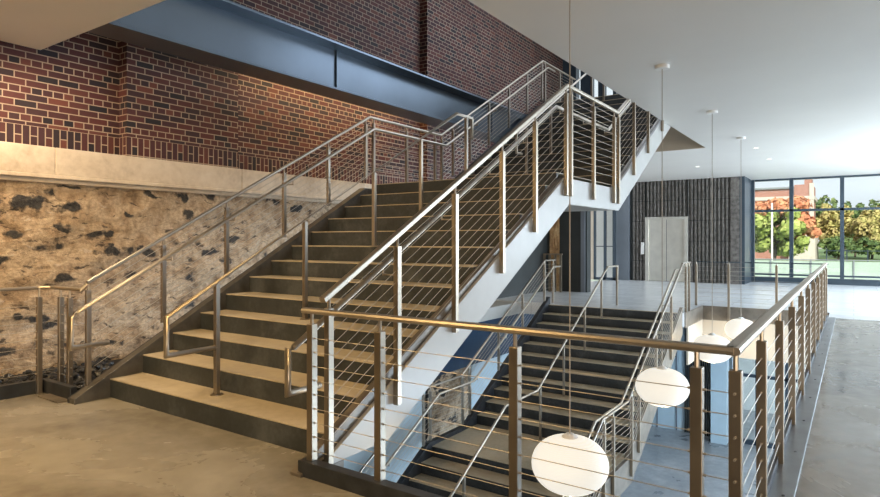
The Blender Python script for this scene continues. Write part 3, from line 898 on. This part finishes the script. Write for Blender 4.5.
# ------------------------------------------------------------------ exterior
M['grass'] = plain('lawn', (0.16, 0.24, 0.09), 0.9, 0, 0.3, 0.6)
M['paving'] = plain('outdoor_paving', (0.42, 0.40, 0.37), 0.8, 0, 0.1, 0.8)
M['court'] = plain('green_court', (0.30, 0.36, 0.30), 0.8, 0, 0.1, 0.5)
M['screen'] = plain('green_windscreen', (0.42, 0.52, 0.44), 0.8, 0, 0.12, 1)
M['bark'] = plain('tree_bark', (0.12, 0.09, 0.065), 0.9, 0, 0.3, 8)
M['redbrick'] = plain('building_red_brick', (0.42, 0.20, 0.15), 0.85, 0, 0.12, 3)  # brick red with slight random variation
M['palestone'] = plain('pale_building_stone', (0.62, 0.55, 0.48), 0.8, 0, 0.1, 2)
M['slateroof'] = plain('grey_roof', (0.25, 0.27, 0.29), 0.6, 0, 0.1, 3)
def leaf_mat(name, c1, c2, c3):
    m, nt, b = new_mat(name)
    f = noise_tex(nt, coords(nt), 1.1, 5, 0.7)
    nt.links.new(ramp(nt, f, [(0.32, c1), (0.5, c2), (0.68, c3)]), b.inputs['Base Color'])
    b.inputs['Roughness'].default_value = 0.8
    return m
M['leaf_green'] = leaf_mat('green_leaves', (0.14, 0.20, 0.04), (0.34, 0.42, 0.10), (0.58, 0.60, 0.20))
M['leaf_red'] = leaf_mat('red_leaves', (0.48, 0.14, 0.07), (0.66, 0.28, 0.14), (0.74, 0.46, 0.22))
M['leaf_gold'] = leaf_mat('golden_leaves', (0.26, 0.28, 0.08), (0.52, 0.45, 0.16), (0.70, 0.56, 0.28))
M['leaf_dark'] = leaf_mat('dark_leaves', (0.04, 0.08, 0.03), (0.12, 0.19, 0.06), (0.30, 0.34, 0.10))
GZ = -1.0
g_ = bmesh.new(); B(g_, -150, 150, 25.3, 260, GZ-0.3, GZ); struct('ground_outside', g_, 'paving')
struct('ground_court', box(-30, 60, 36, 62, GZ, GZ+0.02), 'court')
struct('ground_lawn', box(-80, 120, 62, 200, GZ, GZ+0.03), 'grass')

def place(u, D):
    k = (u-440)/602.0; s_, c_ = math.sin(YAW), math.cos(YAW)
    return (-s_+c_*k)*D, (c_+s_*k)*D
def zpx(v, D): return EYE+(240-v)/602.0*D

def tree(name, label, u, D, w_px, vtop, vbot, mats, vbase=None, nl=2600, group=None, leaf=0.28):
    x, y = place(u, D)
    zt, zb = zpx(vtop, D), zpx(vbot, D); rx = w_px/2/602*D; rz = (zt-zb)/2; zc = (zt+zb)/2
    t = thing(name, label, 'tree', (x, y, GZ), group)
    tr = bmesh.new(); h = zc-GZ
    tube(tr, [(x, y, GZ), (x+0.05*rx, y, GZ+h*0.5), (x, y, GZ+h)], max(0.12, rx*0.05), 8)
    for a in range(7):
        an = a*2*PI/7+random.random(); tube(tr, [(x, y, GZ+h*0.55), (x+math.cos(an)*rx*0.35, y+math.sin(an)*rx*0.35, GZ+h*0.9), (x+math.cos(an)*rx*0.65, y+math.sin(an)*rx*0.65, GZ+h*1.15)], max(0.06, rx*0.02), 6)
    part('trunk', tr, 'bark', t)
    # clumps of leaf cards
    bms = [bmesh.new() for _ in mats]
    clumps = []
    for i in range(70):
        while True:
            p = Vector((random.uniform(-1, 1), random.uniform(-1, 1), random.uniform(-1, 1)))
            if 0.35 < p.length < 0.95: break
        clumps.append((p, random.uniform(0.16, 0.28)))
    for i in range(nl):
        p, cr = random.choice(clumps)
        q = Vector((random.gauss(0, 1), random.gauss(0, 1), random.gauss(0, 1))).normalized()*cr*random.uniform(0.7, 1.05)
        c_ = Vector(((p.x+q.x)*rx*0.85, (p.y+q.y)*rx*0.85, (p.z+q.z)*rz*0.85))
        mi = 0
        if len(mats) > 1: mi = mats_rule(p, u)
        s_ = leaf*random.uniform(0.6, 1.3)
        nrm = (q.normalized()+Vector((random.uniform(-.5, .5), random.uniform(-.5, .5), random.uniform(-.3, .6)))).normalized()
        a = nrm.orthogonal().normalized(); b_ = nrm.cross(a)
        ctr = Vector((x, y, zc))+c_
        vs = [bms[mi].verts.new(ctr+a*s_*ca+b_*s_*cb) for ca, cb in ((-.5, 0), (0, -.35), (.5, 0), (0, .35))]
        bms[mi].faces.new(vs)
    for bm, m in zip(bms, mats): part('foliage', bm, m, t)
    return t
def mats_rule(p, u):
    sx = 0.82*p.x+0.57*p.y
    return 1 if (p.z > 0.36 and sx < 0.3) or (sx > 0.38 and p.z > -0.4) else 0
tree('maple_tree', 'leafy tree turning from green to red, outside the left window panes', 772, 46, 92, 190, 262, ['leaf_green', 'leaf_red'], nl=16000, leaf=0.34)
tree('autumn_tree', 'golden autumn tree just right of the brick tower', 835, 85, 46, 198, 252, ['leaf_gold'], nl=3500, leaf=0.5)
tree('autumn_tree', 'golden green tree behind the court at the right edge of the windows', 872, 80, 44, 203, 254, ['leaf_gold'], nl=3500, leaf=0.5)
tree('autumn_tree', 'dark green tree between the two golden trees', 855, 88, 36, 206, 256, ['leaf_dark'], nl=2600, leaf=0.5)
for u, D, wp, vt, vb, lab in ((828, 110, 30, 192, 245, 'tall green tree top rising behind the golden tree beside the tower'), (852, 115, 40, 200, 250, 'broad green tree far behind the middle window mullion'), (878, 120, 40, 196, 250, 'distant dark green tree at the far right of the windows'), (905, 110, 40, 196, 250, 'distant green tree beyond the right frame edge')):
    tree('distant_tree', lab, u, D, wp, vt, vb, ['leaf_dark'], nl=1800, leaf=0.9)

# brick building with tower
D = 92
def wx(u, D=D): return place(u, D)
x0, y0 = place(735, D); x1, y1 = place(800, D)
t = thing('brick_building', 'red brick building with pale stone bands and a corner tower across the lawn', 'building', (x1, y0, GZ))
YBd = 88.0
def X_at(u):
    k = (u-440)/602.0; s_, c_ = math.sin(YAW), math.cos(YAW); return YBd*(-s_+c_*k)/(c_+s_*k)
def Z_at(u, v):
    k = (u-440)/602.0; s_, c_ = math.sin(YAW), math.cos(YAW); Dd = YBd/(c_+s_*k); return EYE+(240-v)/602*Dd
xa, xb, xc, xd = X_at(730), X_at(802), X_at(813), X_at(795)
part('brick_wall', box(xa, xb, YBd, YBd+12, GZ, Z_at(780, 189)), 'redbrick', t)
part('roof', box(xa-0.3, xb, YBd-0.3, YBd+12, Z_at(780, 189), Z_at(780, 187.3)), 'slateroof', t)
part('stone_band', box(xa, xb, YBd-0.12, YBd, Z_at(795, 199.5), Z_at(795, 196)), 'palestone', t)
part('tower', box(xd, xc, YBd-1.2, YBd+6, GZ, Z_at(808, 185)), 'redbrick', t)
part('tower_chimney', box(X_at(805), X_at(812), YBd-1.1, YBd+2, Z_at(808, 185), Z_at(808, 179)), 'redbrick', t)
part('tower_quoins', box(X_at(810), X_at(814.5), YBd-1.35, YBd-1.2, GZ, Z_at(808, 184)), 'palestone', t)
part('stone_base', box(X_at(790), X_at(816), YBd-2.0, YBd+6.2, GZ, Z_at(808, 231)), 'palestone', t)
part('stone_band', box(xd-0.1, X_at(815), YBd-1.4, YBd+6.1, Z_at(808, 200), Z_at(808, 196.5)), 'palestone', t)
wbm = bmesh.new()
for u in (798, 804): B(wbm, X_at(u), X_at(u+2.4), YBd-1.25, YBd-1.15, Z_at(u, 222), Z_at(u, 206))
part('tower_window', wbm, 'frame', t)

# court fence with windscreen
t = thing('court_fence', 'long fence with a green windscreen around the court outside', 'fence', (0, 40, GZ))
part('windscreen', box(-12, 16, 40, 40.03, GZ+0.05, GZ+1.35), 'screen', t)
for i in range(15): part('fence_post', tube(bmesh.new(), [(-12+i*2, 39.95, GZ), (-12+i*2, 39.95, GZ+1.45)], 0.04, 8), 'slateroof', t)
part('fence_rail', tube(bmesh.new(), [(-12, 39.95, GZ+1.42), (16, 39.95, GZ+1.42)], 0.03, 6), 'slateroof', t)
x, y = place(772, 38)
t = thing('lamp_post', 'slim white light pole standing before the red and green tree', 'pole', (x, y, GZ))
part('pole', tube(bmesh.new(), [(x, y, GZ), (x, y, zpx(203, 38))], 0.055, 10), 'white', t)
part('pole_base', lathe(bmesh.new(), [(0, GZ+0.3), (0.12, GZ+0.3), (0.16, GZ)], x, y, 12), 'white', t)

for u, D, wp, vt, vb, lab in ((838, 76, 40, 236, 257, 'low dark shrub bank under the golden tree beside the tower'), (868, 78, 46, 236, 257, 'low dark shrub bank under the golden green tree at the right edge')):
    tree('shrub', lab, u, D, wp, vt, vb, ['leaf_dark'], nl=1500, leaf=0.45)
t = thing('park_fence', 'black picket fence behind the court in front of the far trees', 'fence', (0, 64, GZ))
for i in range(14): part('fence_post', box(-2+i*1.5-0.05, -2+i*1.5+0.05, 64, 64.1, GZ, GZ+1.7), 'frame', t)
part('fence_rail', box(-2, 17.5, 64.02, 64.08, GZ+1.55, GZ+1.62), 'frame', t)
part('fence_rail', box(-2, 17.5, 64.02, 64.08, GZ+0.25, GZ+0.32), 'frame', t)
